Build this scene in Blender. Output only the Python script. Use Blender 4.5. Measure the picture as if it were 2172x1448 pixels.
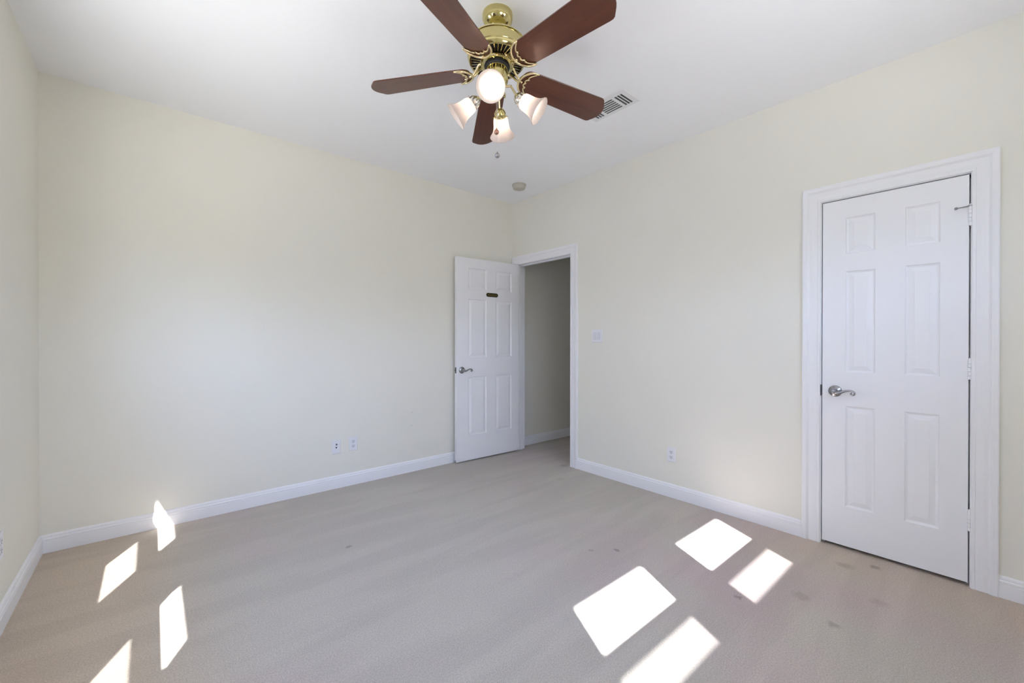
import bpy, bmesh, math, random
from mathutils import Vector, Matrix
random.seed(7)
PI = math.pi
for o in list(bpy.data.objects):
    bpy.data.objects.remove(o)
SC = bpy.context.scene
COL = SC.collection

# ------------------------------------------------------------------ camera
F_PX, YAW, PITCH, ROLL = 888.94, math.radians(49.362), math.radians(-0.186), math.radians(0.052)
cam_d = bpy.data.cameras.new('camera')
cam_d.sensor_fit = 'HORIZONTAL'
cam_d.sensor_width = 36.0
cam_d.lens = F_PX * 36.0 / 2172.0
cam_d.clip_start = 0.02
cam = bpy.data.objects.new('camera', cam_d)
COL.objects.link(cam)
fw = Vector((math.cos(PITCH) * math.cos(YAW), math.cos(PITCH) * math.sin(YAW), math.sin(PITCH)))
rt = fw.cross(Vector((0, 0, 1))).normalized()
up = rt.cross(fw)
r2 = math.cos(ROLL) * rt + math.sin(ROLL) * up
u2 = -math.sin(ROLL) * rt + math.cos(ROLL) * up
cm = Matrix((r2, u2, -fw)).transposed().to_4x4()
cm.translation = Vector((-3.069, -3.5643, 1.2201))
cam.matrix_world = cm
SC.camera = cam

# ------------------------------------------------------------------ sky, sun, exposure
SKY_STRENGTH = 12.6
SUN_STRENGTH = 58.0
BULB_STRENGTH = 20.0
SC.view_settings.view_transform = 'Standard'
SC.view_settings.look = 'None'
SC.view_settings.gamma = 1.0
SC.view_settings.use_curve_mapping = False
SC.view_settings.exposure = 0.19
SC.cycles.use_denoising = True
SC.cycles.max_bounces = 12
SC.cycles.diffuse_bounces = 9
SC.cycles.transparent_max_bounces = 16
SC.cycles.sample_clamp_indirect = 6.0

world = bpy.data.worlds.new('world')
SC.world = world
world.use_nodes = True
wn = world.node_tree
wn.nodes.clear()
wo = wn.nodes.new('ShaderNodeOutputWorld')
wb = wn.nodes.new('ShaderNodeBackground')
wc = wn.nodes.new('ShaderNodeTexCoord')
ws = wn.nodes.new('ShaderNodeSeparateXYZ')
wm = wn.nodes.new('ShaderNodeMapRange')
wm.inputs['From Min'].default_value = -1
wm.inputs['From Max'].default_value = 1
wr = wn.nodes.new('ShaderNodeValToRGB')
wn.links.new(wc.outputs['Generated'], ws.inputs[0])
wn.links.new(ws.outputs['Z'], wm.inputs['Value'])
wn.links.new(wm.outputs[0], wr.inputs[0])
wn.links.new(wr.outputs[0], wb.inputs['Color'])
wn.links.new(wb.outputs[0], wo.inputs['Surface'])
cr = wr.color_ramp
cr.elements[0].position = 0.0
cr.elements[0].color = (0.97, 0.98, 0.98, 1)      # sunlit ground
cr.elements[1].position = 1.0
cr.elements[1].color = (0.33, 0.58, 1.25, 1)       # zenith
for pos, c in ((0.31, (0.92, 0.93, 0.93, 1)),      # sunlit paving
               (0.40, (0.30, 0.31, 0.28, 1)),      # dark horizon band added to cut level light on the walls
               (0.535, (0.30, 0.33, 0.33, 1)),
               (0.58, (0.70, 0.87, 1.26, 1))):     # the open sky above it
    e = cr.elements.new(pos)
    e.color = c
wb.inputs['Strength'].default_value = SKY_STRENGTH

SUN_DIR = Vector((0.445, 0.895, -0.95)).normalized()
sl = bpy.data.lights.new('sun', 'SUN')
sl.energy = SUN_STRENGTH
sl.angle = math.radians(0.6)
sl.color = (0.97, 0.985, 1.02)
sun = bpy.data.objects.new('sun', sl)
COL.objects.link(sun)
sun.location = (-6, -9, 9)
sun.rotation_euler = SUN_DIR.to_track_quat('-Z', 'Y').to_euler()


def portal(name, loc, direction, sx, sy):
    l = bpy.data.lights.new(name, 'AREA')
    l.shape = 'RECTANGLE'
    l.size, l.size_y = sx, sy
    l.cycles.is_portal = True
    o = bpy.data.objects.new(name, l)
    COL.objects.link(o)
    o.location = loc
    o.rotation_euler = Vector(direction).to_track_quat('-Z', 'Z').to_euler()
    return o


# ------------------------------------------------------------------ materials
def mat(name):
    m = bpy.data.materials.new(name)
    m.use_nodes = True
    nt = m.node_tree
    return m, nt, nt.nodes['Principled BSDF']


def simple(name, col, rough=0.5, metal=0.0, noise=0.0, nscale=40.0, bump=0.0, bscale=200.0, coat=0.0, spec=None):
    m, nt, b = mat(name)
    b.inputs['Base Color'].default_value = (*col, 1)
    b.inputs['Roughness'].default_value = rough
    b.inputs['Metallic'].default_value = metal
    b.inputs['Coat Weight'].default_value = coat
    if spec is not None:
        b.inputs['Specular IOR Level'].default_value = spec
    tc = nt.nodes.new('ShaderNodeTexCoord')
    if noise:
        n = nt.nodes.new('ShaderNodeTexNoise')
        n.inputs['Scale'].default_value = nscale
        n.inputs['Detail'].default_value = 4
        mx = nt.nodes.new('ShaderNodeMix')
        mx.data_type = 'RGBA'
        mx.inputs['A'].default_value = (*[c * (1 - noise) for c in col], 1)
        mx.inputs['B'].default_value = (*[min(1, c * (1 + noise)) for c in col], 1)
        nt.links.new(tc.outputs['Object'], n.inputs['Vector'])
        nt.links.new(n.outputs['Fac'], mx.inputs['Factor'])
        nt.links.new(mx.outputs['Result'], b.inputs['Base Color'])
    if bump:
        n2 = nt.nodes.new('ShaderNodeTexNoise')
        n2.inputs['Scale'].default_value = bscale
        n2.inputs['Detail'].default_value = 3
        bp = nt.nodes.new('ShaderNodeBump')
        bp.inputs['Strength'].default_value = bump
        bp.inputs['Distance'].default_value = 0.002
        nt.links.new(tc.outputs['Object'], n2.inputs['Vector'])
        nt.links.new(n2.outputs['Fac'], bp.inputs['Height'])
        nt.links.new(bp.outputs['Normal'], b.inputs['Normal'])
    return m


M = {}
M['wall'] = simple('cream_wall_paint', (0.84, 0.82, 0.745), 0.75, noise=0.012, nscale=3, bump=0.06, bscale=160, spec=0.25)
M['ceiling'] = simple('white_ceiling_paint', (0.94, 0.945, 0.97), 0.85, noise=0.008, nscale=3, bump=0.05, bscale=140, spec=0.2)
M['trim'] = simple('white_trim_gloss', (0.89, 0.89, 0.91), 0.38, noise=0.01, nscale=6, spec=0.4)
M['door'] = simple('white_door_paint', (0.90, 0.90, 0.925), 0.42, noise=0.01, nscale=8, bump=0.03, bscale=300, spec=0.4)
M['plastic'] = simple('white_plastic', (0.84, 0.84, 0.87), 0.35, noise=0.01, nscale=30)
M['plastic_edge'] = simple('white_plastic_device', (0.74, 0.74, 0.78), 0.35, noise=0.01, nscale=30)
M['detector'] = simple('aged_ivory_plastic', (0.50, 0.48, 0.42), 0.5, noise=0.03, nscale=60)
M['vent'] = simple('white_vent_enamel', (0.80, 0.80, 0.82), 0.6, noise=0.01, nscale=20, spec=0.2)
M['dark'] = simple('dark_slot', (0.02, 0.02, 0.022), 0.7, noise=0.1, nscale=80)
M['duct'] = simple('grey_duct', (0.06, 0.06, 0.06), 0.6, noise=0.2, nscale=60)
M['nickel'] = simple('satin_nickel', (0.37, 0.37, 0.39), 0.21, metal=1.0, noise=0.05, nscale=80)
M['nickel_dark'] = simple('tarnished_nickel', (0.16, 0.16, 0.17), 0.3, metal=1.0, noise=0.1, nscale=80)
M['steel'] = simple('zinc_steel', (0.42, 0.42, 0.42), 0.35, metal=1.0, noise=0.05, nscale=60)
M['brass'] = simple('polished_brass', (0.62, 0.54, 0.25), 0.10, metal=1.0, noise=0.03, nscale=30)
M['brass_light'] = simple('pale_brass', (0.80, 0.69, 0.43), 0.18, metal=1.0, noise=0.03, nscale=30)
M['brass_old'] = simple('aged_brass', (0.13, 0.105, 0.04), 0.35, metal=0.8, noise=0.2, nscale=90)
M['brass_rim'] = simple('blackened_brass', (0.035, 0.028, 0.012), 0.4, metal=0.7, noise=0.2, nscale=90)
M['chrome'] = simple('pale_nickel_fitter', (0.78, 0.76, 0.70), 0.14, metal=1.0, noise=0.03, nscale=50)
M['copper'] = simple('copper_fob', (0.55, 0.30, 0.24), 0.22, metal=1.0, noise=0.2, nscale=120)
M['rubber'] = simple('grey_rubber', (0.25, 0.25, 0.26), 0.7, noise=0.05, nscale=80)


def wood(name):
    m, nt, b = mat(name)
    tc = nt.nodes.new('ShaderNodeTexCoord')
    at = nt.nodes.new('ShaderNodeUVMap')
    at.uv_map = 'grain'
    mp = nt.nodes.new('ShaderNodeMapping')
    mp.inputs['Scale'].default_value = (3.0, 42.0, 1.0)
    n = nt.nodes.new('ShaderNodeTexNoise')
    n.inputs['Scale'].default_value = 1.6
    n.inputs['Detail'].default_value = 7
    n.inputs['Distortion'].default_value = 0.6
    n2 = nt.nodes.new('ShaderNodeTexNoise')
    n2.inputs['Scale'].default_value = 0.35
    n2.inputs['Detail'].default_value = 3
    r = nt.nodes.new('ShaderNodeValToRGB')
    r.color_ramp.elements[0].position = 0.25
    r.color_ramp.elements[0].color = (0.052, 0.0145, 0.0068, 1)
    r.color_ramp.elements[1].position = 0.78
    r.color_ramp.elements[1].color = (0.140, 0.041, 0.0175, 1)
    e = r.color_ramp.elements.new(0.5)
    e.color = (0.094, 0.0265, 0.0118, 1)
    ad = nt.nodes.new('ShaderNodeMath')
    ad.operation = 'ADD'
    sb = nt.nodes.new('ShaderNodeMath')
    sb.operation = 'MULTIPLY'
    sb.inputs[1].default_value = 0.5
    nt.links.new(at.outputs['UV'], mp.inputs['Vector'])
    nt.links.new(mp.outputs['Vector'], n.inputs['Vector'])
    nt.links.new(mp.outputs['Vector'], n2.inputs['Vector'])
    nt.links.new(n.outputs['Fac'], ad.inputs[0])
    nt.links.new(n2.outputs['Fac'], ad.inputs[1])
    nt.links.new(ad.outputs[0], sb.inputs[0])
    nt.links.new(sb.outputs[0], r.inputs[0])
    nt.links.new(r.outputs[0], b.inputs['Base Color'])
    b.inputs['Roughness'].default_value = 0.32
    b.inputs['Coat Weight'].default_value = 0.45
    b.inputs['Coat Roughness'].default_value = 0.14
    return m


M['wood'] = wood('mahogany_veneer')


def frosted():
    m = bpy.data.materials.new('frosted_glass')
    m.use_nodes = True
    nt = m.node_tree
    nt.nodes.clear()
    out = nt.nodes.new('ShaderNodeOutputMaterial')
    d = nt.nodes.new('ShaderNodeBsdfDiffuse')
    d.inputs['Color'].default_value = (0.80, 0.76, 0.74, 1)
    t = nt.nodes.new('ShaderNodeBsdfTranslucent')
    t.inputs['Color'].default_value = (0.80, 0.72, 0.68, 1)
    g = nt.nodes.new('ShaderNodeBsdfGlossy')
    g.inputs['Roughness'].default_value = 0.25
    n = nt.nodes.new('ShaderNodeTexNoise')
    n.inputs['Scale'].default_value = 90
    mr = nt.nodes.new('ShaderNodeMapRange')
    mr.inputs['To Min'].default_value = 0.50
    mr.inputs['To Max'].default_value = 0.60
    m1 = nt.nodes.new('ShaderNodeMixShader')
    m2 = nt.nodes.new('ShaderNodeMixShader')
    m2.inputs[0].default_value = 0.04
    nt.links.new(n.outputs['Fac'], mr.inputs['Value'])
    nt.links.new(mr.outputs[0], m1.inputs[0])
    nt.links.new(d.outputs[0], m1.inputs[1])
    nt.links.new(t.outputs[0], m1.inputs[2])
    nt.links.new(m1.outputs[0], m2.inputs[1])
    nt.links.new(g.outputs[0], m2.inputs[2])
    nt.links.new(m2.outputs[0], out.inputs['Surface'])
    return m


M['shade'] = frosted()


def bulb():
    m = bpy.data.materials.new('lit_bulb')
    m.use_nodes = True
    nt = m.node_tree
    nt.nodes.clear()
    out = nt.nodes.new('ShaderNodeOutputMaterial')
    e = nt.nodes.new('ShaderNodeEmission')
    e.inputs['Color'].default_value = (1.0, 0.88, 0.76, 1)
    e.inputs['Strength'].default_value = BULB_STRENGTH
    nt.links.new(e.outputs[0], out.inputs['Surface'])
    return m


M['bulb'] = bulb()


def pane(name, tint, gloss):
    m = bpy.data.materials.new(name)
    m.use_nodes = True
    nt = m.node_tree
    nt.nodes.clear()
    out = nt.nodes.new('ShaderNodeOutputMaterial')
    t = nt.nodes.new('ShaderNodeBsdfTransparent')
    t.inputs['Color'].default_value = (tint, tint, tint, 1)
    g = nt.nodes.new('ShaderNodeBsdfGlossy') if gloss else nt.nodes.new('ShaderNodeBsdfDiffuse')
    g.inputs['Roughness'].default_value = 0.02
    if not gloss:
        g.inputs['Color'].default_value = (0.08, 0.08, 0.08, 1)
    mx = nt.nodes.new('ShaderNodeMixShader')
    mx.inputs[0].default_value = 0.05 if gloss else 0.60
    nt.links.new(t.outputs[0], mx.inputs[1])
    nt.links.new(g.outputs[0], mx.inputs[2])
    nt.links.new(mx.outputs[0], out.inputs['Surface'])
    return m


M['glass'] = pane('window_glass', 0.97, True)
M['screen'] = pane('insect_screen', 1.0, False)


def carpet():
    m, nt, b = mat('beige_cut_pile_carpet')
    L = nt.links.new
    N = nt.nodes.new
    tc = N('ShaderNodeTexCoord')
    b.inputs['Roughness'].default_value = 1.0
    b.inputs['Specular IOR Level'].default_value = 0.05
    b.inputs['Sheen Weight'].default_value = 0.15
    b.inputs['Sheen Roughness'].default_value = 0.6

    def noise(scale, detail=3.0, vec=None, dist=0.0, rough=0.5):
        n = N('ShaderNodeTexNoise')
        n.inputs['Scale'].default_value = scale
        n.inputs['Detail'].default_value = detail
        n.inputs['Distortion'].default_value = dist
        n.inputs['Roughness'].default_value = rough
        L(vec if vec is not None else tc.outputs['Object'], n.inputs['Vector'])
        return n.outputs['Fac']

    def rng(v, a, c, lo=0.0, hi=1.0, smooth=True):
        r = N('ShaderNodeMapRange')
        r.interpolation_type = 'SMOOTHSTEP' if smooth else 'LINEAR'
        r.inputs['From Min'].default_value = a
        r.inputs['From Max'].default_value = c
        r.inputs['To Min'].default_value = lo
        r.inputs['To Max'].default_value = hi
        L(v, r.inputs['Value'])
        return r.outputs[0]

    def mul(a, c):
        n = N('ShaderNodeMath')
        n.operation = 'MULTIPLY'
        if hasattr(a, 'links'):
            L(a, n.inputs[0])
        else:
            n.inputs[0].default_value = a
        if hasattr(c, 'links'):
            L(c, n.inputs[1])
        else:
            n.inputs[1].default_value = c
        return n.outputs[0]

    def mix(f, a, c, blend='MIX'):
        x = N('ShaderNodeMix')
        x.data_type = 'RGBA'
        x.blend_type = blend
        for sock, val in (('Factor', f), ('A', a), ('B', c)):
            s = x.inputs[sock]
            if hasattr(val, 'links'):
                L(val, s)
            elif sock == 'Factor':
                s.default_value = val
            else:
                s.default_value = (*val, 1)
        return x.outputs['Result']

    sep = N('ShaderNodeSeparateXYZ')
    L(tc.outputs['Object'], sep.inputs[0])
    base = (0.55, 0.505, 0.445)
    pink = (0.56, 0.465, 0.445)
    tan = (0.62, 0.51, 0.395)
    # colour cast of the light painted in: pinker by the closet side, tanner towards the room edges
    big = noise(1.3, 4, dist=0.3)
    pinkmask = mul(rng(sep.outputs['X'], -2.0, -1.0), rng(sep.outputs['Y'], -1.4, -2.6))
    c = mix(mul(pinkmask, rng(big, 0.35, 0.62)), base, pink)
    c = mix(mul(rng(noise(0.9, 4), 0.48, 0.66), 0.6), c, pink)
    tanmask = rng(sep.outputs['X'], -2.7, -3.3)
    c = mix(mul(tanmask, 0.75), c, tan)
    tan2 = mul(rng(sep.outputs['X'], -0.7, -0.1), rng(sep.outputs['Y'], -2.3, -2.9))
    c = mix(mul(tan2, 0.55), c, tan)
    # vacuum strokes
    mp = N('ShaderNodeMapping')
    mp.inputs['Rotation'].default_value = (0, 0, math.radians(6))
    mp.inputs['Scale'].default_value = (0.55, 3.6, 1)
    L(tc.outputs['Object'], mp.inputs['Vector'])
    stroke = noise(1.6, 3, mp.outputs['Vector'], 0.4)
    c = mix(rng(stroke, 0.42, 0.6, 0.0, 1.0), mix(1.0, c, (0.955, 0.955, 0.955), 'MULTIPLY'), mix(1.0, c, (1.035, 1.035, 1.035), 'MULTIPLY'))
    # pile grain
    g1 = noise(420, 2, rough=0.6)
    g2 = noise(150, 3, rough=0.65)
    c = mix(1.0, c, mix(rng(g1, 0.25, 0.75), (0.74, 0.73, 0.72), (1.20, 1.20, 1.20)), 'MULTIPLY')
    c = mix(1.0, c, mix(rng(g2, 0.3, 0.7), (0.86, 0.85, 0.84), (1.10, 1.10, 1.10)), 'MULTIPLY')
    dk = rng(noise(70, 3, rough=0.7), 0.66, 0.76)
    c = mix(mul(dk, 0.35), c, (0.22, 0.18, 0.15))
    # spots with their own place on the carpet
    spots = SPOTS
    for (x, y, r, k) in spots:
        d = N('ShaderNodeVectorMath')
        d.operation = 'DISTANCE'
        wob = N('ShaderNodeTexNoise')
        wob.inputs['Scale'].default_value = 35
        L(tc.outputs['Object'], wob.inputs['Vector'])
        wa = N('ShaderNodeVectorMath')
        wa.operation = 'MULTIPLY_ADD'
        wa.inputs[1].default_value = (0.05, 0.05, 0)
        wa.inputs[2].default_value = (-0.025, -0.025, 0)
        L(wob.outputs['Color'], wa.inputs[0])
        wd = N('ShaderNodeVectorMath')
        wd.operation = 'ADD'
        L(wa.outputs[0], wd.inputs[0])
        L(tc.outputs['Object'], wd.inputs[1])
        L(wd.outputs[0], d.inputs[0])
        d.inputs[1].default_value = (x, y, 0)
        f = rng(d.outputs['Value'], r, r * 0.35, 0, k)
        c = mix(f, c, (0.17, 0.13, 0.11))
    L(c, b.inputs['Base Color'])
    bp = N('ShaderNodeBump')
    bp.inputs['Strength'].default_value = 0.55
    bp.inputs['Distance'].default_value = 0.006
    hm = N('ShaderNodeMath')
    hm.operation = 'ADD'
    L(g1, hm.inputs[0])
    L(g2, hm.inputs[1])
    L(hm.outputs[0], bp.inputs['Height'])
    L(bp.outputs['Normal'], b.inputs['Normal'])
    return m


SPOTS = [(-2.19, -1.06, 0.026, 0.45), (-1.137, -2.02, 0.020, 0.35), (-1.022, -2.119, 0.022, 0.55),
         (-1.232, -2.47, 0.018, 0.5), (-0.96, -2.76, 0.02, 0.5), (-0.12, -3.13, 0.03, 0.5), (-0.22, -3.02, 0.05, 0.3),
         (-1.60, -2.45, 0.012, 0.4), (-0.35, -1.05, 0.05, 0.15), (-0.85, -3.1, 0.03, 0.4), (-0.03, -0.80, 0.05, 0.35),
         (-0.72, -2.95, 0.05, 0.25), (-0.5, -3.2, 0.05, 0.2)]
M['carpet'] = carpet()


# ------------------------------------------------------------------ mesh helpers
class MB:
    def __init__(self, xf=None):
        self.v, self.f, self.xf = [], [], xf

    def add(self, verts, faces):
        b = len(self.v)
        for p in verts:
            p = Vector(p)
            self.v.append(tuple(self.xf(p) if self.xf else p))
        self.f += [[i + b for i in f] for f in faces]
        return self

    def box(self, x0, y0, z0, x1, y1, z1):
        x0, x1 = min(x0, x1), max(x0, x1)
        y0, y1 = min(y0, y1), max(y0, y1)
        z0, z1 = min(z0, z1), max(z0, z1)
        v = [(x0, y0, z0), (x1, y0, z0), (x1, y1, z0), (x0, y1, z0), (x0, y0, z1), (x1, y0, z1), (x1, y1, z1), (x0, y1, z1)]
        return self.add(v, [(3, 2, 1, 0), (4, 5, 6, 7), (0, 1, 5, 4), (1, 2, 6, 5), (2, 3, 7, 6), (3, 0, 4, 7)])

    def lathe(self, prof, base=(0, 0, 0), axis=(0, 0, 1), n=48, cap0=True, cap1=True, wave=None):
        """prof: (radius, distance along the axis)"""
        a = Vector(axis).normalized()
        t = Vector((1, 0, 0)) if abs(a.x) < 0.8 else Vector((0, 1, 0))
        e1 = a.cross(t).normalized()
        e2 = a.cross(e1)
        B = Vector(base)
        vs, fs = [], []
        for k, (r, h) in enumerate(prof):
            for i in range(n):
                th = 2 * PI * i / n
                rr = r + (wave(k, th) if wave else 0)
                vs.append(B + a * h + (e1 * math.cos(th) + e2 * math.sin(th)) * rr)
        for k in range(len(prof) - 1):
            for i in range(n):
                j = (i + 1) % n
                fs.append((k * n + i, k * n + j, (k + 1) * n + j, (k + 1) * n + i))
        if cap0:
            fs.append(tuple(reversed(range(n))))
        if cap1:
            fs.append(tuple((len(prof) - 1) * n + i for i in range(n)))
        return self.add(vs, fs)

    def tube(self, pts, rad, n=10, flat=None):
        """swept round tube; rad is one number or one per point; flat=(normal, factor) squashes it"""
        P = [Vector(p) for p in pts]
        R = rad if isinstance(rad, (list, tuple)) else [rad] * len(P)
        vs, fs = [], []
        prev = None
        for k, p in enumerate(P):
            t = (P[min(k + 1, len(P) - 1)] - P[max(k - 1, 0)]).normalized()
            if prev is None:
                a = Vector((0, 0, 1)) if abs(t.z) < 0.9 else Vector((1, 0, 0))
                e1 = t.cross(a).normalized()
            else:
                e1 = (prev - t * prev.dot(t)).normalized()
            prev = e1
            e2 = t.cross(e1)
            for i in range(n):
                th = 2 * PI * i / n
                d = e1 * math.cos(th) + e2 * math.sin(th)
                if flat:
                    nn = Vector(flat[0])
                    d = d - nn * d.dot(nn) * (1 - flat[1])
                vs.append(p + d * R[k])
        for k in range(len(P) - 1):
            for i in range(n):
                j = (i + 1) % n
                fs.append((k * n + i, k * n + j, (k + 1) * n + j, (k + 1) * n + i))
        fs.append(tuple(reversed(range(n))))
        fs.append(tuple((len(P) - 1) * n + i for i in range(n)))
        return self.add(vs, fs)

    def ball(self, c, r, n=20, m=12):
        prof = [(max(1e-5, r * math.sin(PI * k / m)), -r * math.cos(PI * k / m)) for k in range(m + 1)]
        return self.lathe(prof, c, (0, 0, 1), n, False, False)

    def prism(self, outline, z0, z1, bevel=0.0):
        """outline: list of (x,y) counter-clockwise; extruded in z with a small chamfer"""
        n = len(outline)
        c = Vector((sum(p[0] for p in outline) / n, sum(p[1] for p in outline) / n))
        lay = []
        if bevel:
            def inset(b):
                r = []
                for i in range(n):
                    p0, p1, p2 = Vector(outline[i - 1]), Vector(outline[i]), Vector(outline[(i + 1) % n])
                    d1, d2 = (p1 - p0).normalized(), (p2 - p1).normalized()
                    nn = Vector((-(d1.y + d2.y), d1.x + d2.x))
                    nn = nn.normalized() if nn.length > 1e-9 else Vector((-d1.y, d1.x))
                    r.append(p1 + nn * b)
                return r
            ins = inset(bevel)
            lay = [(ins, z0), (outline, z0 + bevel), (outline, z1 - bevel), (ins, z1)]
        else:
            lay = [(outline, z0), (outline, z1)]
        vs, fs = [], []
        for o, z in lay:
            vs += [(p[0], p[1], z) for p in o]
        for k in range(len(lay) - 1):
            for i in range(n):
                j = (i + 1) % n
                fs.append((k * n + i, k * n + j, (k + 1) * n + j, (k + 1) * n + i))
        fs.append(tuple(reversed(range(n))))
        fs.append(tuple((len(lay) - 1) * n + i for i in range(n)))
        return self.add(vs, fs)

    def build(self, name, material, parent=None, smooth=False, origin=None, uv=None, auto=40):
        me = bpy.data.meshes.new(name)
        o3 = Vector(origin) if origin is not None else (parent_loc(parent) if parent else Vector((0, 0, 0)))
        me.from_pydata([tuple(Vector(p) - o3) for p in self.v], [], self.f)
        bm = bmesh.new()
        bm.from_mesh(me)
        bmesh.ops.remove_doubles(bm, verts=bm.verts, dist=1e-6)
        bmesh.ops.recalc_face_normals(bm, faces=bm.faces)
        bm.to_mesh(me)
        bm.free()
        me.materials.append(material)
        if uv:
            lay = me.uv_layers.new(name='grain')
            for poly in me.polygons:
                for li in poly.loop_indices:
                    p = Vector(me.vertices[me.loops[li].vertex_index].co) + o3
                    lay.data[li].uv = uv(p)
        if smooth:
            for p in me.polygons:
                p.use_smooth = True
            me.set_sharp_from_angle(angle=math.radians(auto))
        ob = bpy.data.objects.new(name, me)
        COL.objects.link(ob)
        if parent is not None:
            ob.parent = parent
            ob.location = o3 - parent_loc(parent)
        else:
            ob.location = o3
        return ob


def parent_loc(p):
    l = Vector(p.location)
    while p.parent:
        p = p.parent
        l += Vector(p.location)
    return l


def tag(o, label=None, cat=None, group=None, kind=None):
    for k, v in (('label', label), ('category', cat), ('group', group), ('kind', kind)):
        if v:
            o[k] = v
    return o


def empty(name, loc, label=None, cat=None, group=None, kind=None):
    o = bpy.data.objects.new(name, None)
    COL.objects.link(o)
    o.location = loc
    o.empty_display_size = 0.05
    return tag(o, label, cat, group, kind)


# ------------------------------------------------------------------ room dimensions (metres)
H = 2.7434          # ceiling height
XL = -3.5598        # face of the wall on the left
YR = -4.05          # face of the wall behind the camera
WT = 0.115          # thickness of the wall with the doors
HX, HY0, HY1 = 2.3, 0.03, -1.35     # hall beyond the open door
ENT = (-0.8575, -0.075)             # entry opening, y range
ENT_T = 2.050
CLO = (-3.4680, -2.8600)            # closet opening, y range
CLO_T = 2.0478


def wall_mesh(mb, place, a0, a1, z0, z1, th, holes):
    """a wall with real openings. place(a, d, z) -> xyz, d = depth behind the room face"""
    A = sorted({a0, a1, *[h[0] for h in holes], *[h[1] for h in holes]})
    Z = sorted({z0, z1, *[h[2] for h in holes], *[h[3] for h in holes]})

    def inside(a, z):
        return any(h[0] < a < h[1] and h[2] < z < h[3] for h in holes)
    nA, nZ = len(A) - 1, len(Z) - 1
    solid = [[not inside((A[i] + A[i + 1]) / 2, (Z[k] + Z[k + 1]) / 2) for k in range(nZ)] for i in range(nA)]
    for i in range(nA):
        for k in range(nZ):
            if not solid[i][k]:
                continue
            for d in (0, th):
                mb.add([place(A[i], d, Z[k]), place(A[i + 1], d, Z[k]), place(A[i + 1], d, Z[k + 1]), place(A[i], d, Z[k + 1])], [(0, 1, 2, 3)])
            for (di, dk, q) in ((-1, 0, [(A[i], Z[k]), (A[i], Z[k + 1])]), (1, 0, [(A[i + 1], Z[k]), (A[i + 1], Z[k + 1])]),
                                (0, -1, [(A[i], Z[k]), (A[i + 1], Z[k])]), (0, 1, [(A[i], Z[k + 1]), (A[i + 1], Z[k + 1])])):
                ii, kk = i + di, k + dk
                if 0 <= ii < nA and 0 <= kk < nZ and solid[ii][kk]:
                    continue
                (p, q2), (p2, q3) = q
                mb.add([place(p, 0, q2), place(p2, 0, q3), place(p2, th, q3), place(p, th, q2)], [(0, 1, 2, 3)])


def struct(mb, name, m, label, cat, smooth=False, auto=40):
    o = mb.build(name, m, smooth=smooth, auto=auto)
    return tag(o, label, cat, None, 'structure')


# ------------------------------------------------------------------ shell
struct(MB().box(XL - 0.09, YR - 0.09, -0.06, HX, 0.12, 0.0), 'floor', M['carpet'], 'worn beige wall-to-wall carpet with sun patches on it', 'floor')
struct(MB().box(XL - 0.09, YR - 0.09, H, HX, 0.12, H + 0.08), 'ceiling', M['ceiling'], 'smooth white painted ceiling above the whole room', 'ceiling')

# wall at the back left of the picture (outlets on it), y = 0
struct(MB().box(XL - 0.09, 0.0, 0.0, WT, 0.12, H), 'wall_back', M['wall'], 'cream painted wall behind the open door, with two outlet plates', 'wall')

# wall with the two doors, x = 0
mb = MB()
wall_mesh(mb, lambda a, d, z: (d, a, z), YR - 0.09, 0.0, 0.0, H, WT,
          [(CLO[0] - 0.018, CLO[1] + 0.018, 0.0, CLO_T + 0.018), (ENT[0] - 0.018, ENT[1] + 0.018, 0.0, ENT_T + 0.018)])
struct(mb, 'wall_right', M['wall'], 'cream painted wall with the closet door and the doorway', 'wall')

# wall on the far left, x = XL, two windows just outside the picture
GX = -3.61          # glass plane of the left windows
GY = -4.10          # glass plane of the rear windows
WIN_L = [(-1.565, -1.100), (-2.715, -2.185)]
WIN_R = [(-2.507, -1.960), (-1.585, -1.035)]
ZL = ((0.722, 1.020), (1.207, 2.08))
ZR = ((1.342, 1.512), (1.624, 2.18))
mg = 0.10
mb = MB()
wall_mesh(mb, lambda a, d, z: (XL - d, a, z), YR - 0.09, 0.0, 0.0, H, 0.09,
          [(a - mg, b + mg, ZL[0][0] - 0.20, ZL[1][1] + 0.06) for a, b in WIN_L])
struct(mb, 'wall_left', M['wall'], 'strip of cream wall at the left edge of the picture', 'wall')
mb = MB()
wall_mesh(mb, lambda a, d, z: (a, YR - d, z), XL - 0.09, WT, 0.0, H, 0.09,
          [(a - mg, b + mg, ZR[0][0] - 0.20, ZR[1][1] + 0.06) for a, b in WIN_R])
struct(mb, 'wall_rear', M['wall'], 'cream wall with two windows behind the viewer', 'wall')

# hall shell and closet shell
mb = MB()
mb.box(WT, HY0, 0, HX, HY0 + 0.09, H)
struct(mb, 'wall_hall', M['wall'], 'dim hall wall seen through the open doorway', 'wall')
struct(MB().box(HX - 0.06, HY1, 0, HX, HY0, H), 'wall_hall_end', M['wall'], 'end wall of the dim hall beyond the doorway', 'wall')
struct(MB().box(WT, HY1 - 0.09, 0, HX, HY1, H), 'wall_hall_near', M['wall'], 'near wall of the dim hall beyond the doorway', 'wall')
mb = MB()
mb.box(0.75, CLO[0] - 0.5, 0, 0.80, CLO[1] + 0.5, H)
mb.box(WT, CLO[0] - 0.55, 0, 0.80, CLO[0] - 0.5, H)
mb.box(WT, CLO[1] + 0.5, 0, 0.80, CLO[1] + 0.55, H)
struct(mb, 'wall_closet', M['wall'], 'walls of the closet behind the closed door', 'wall')

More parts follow.
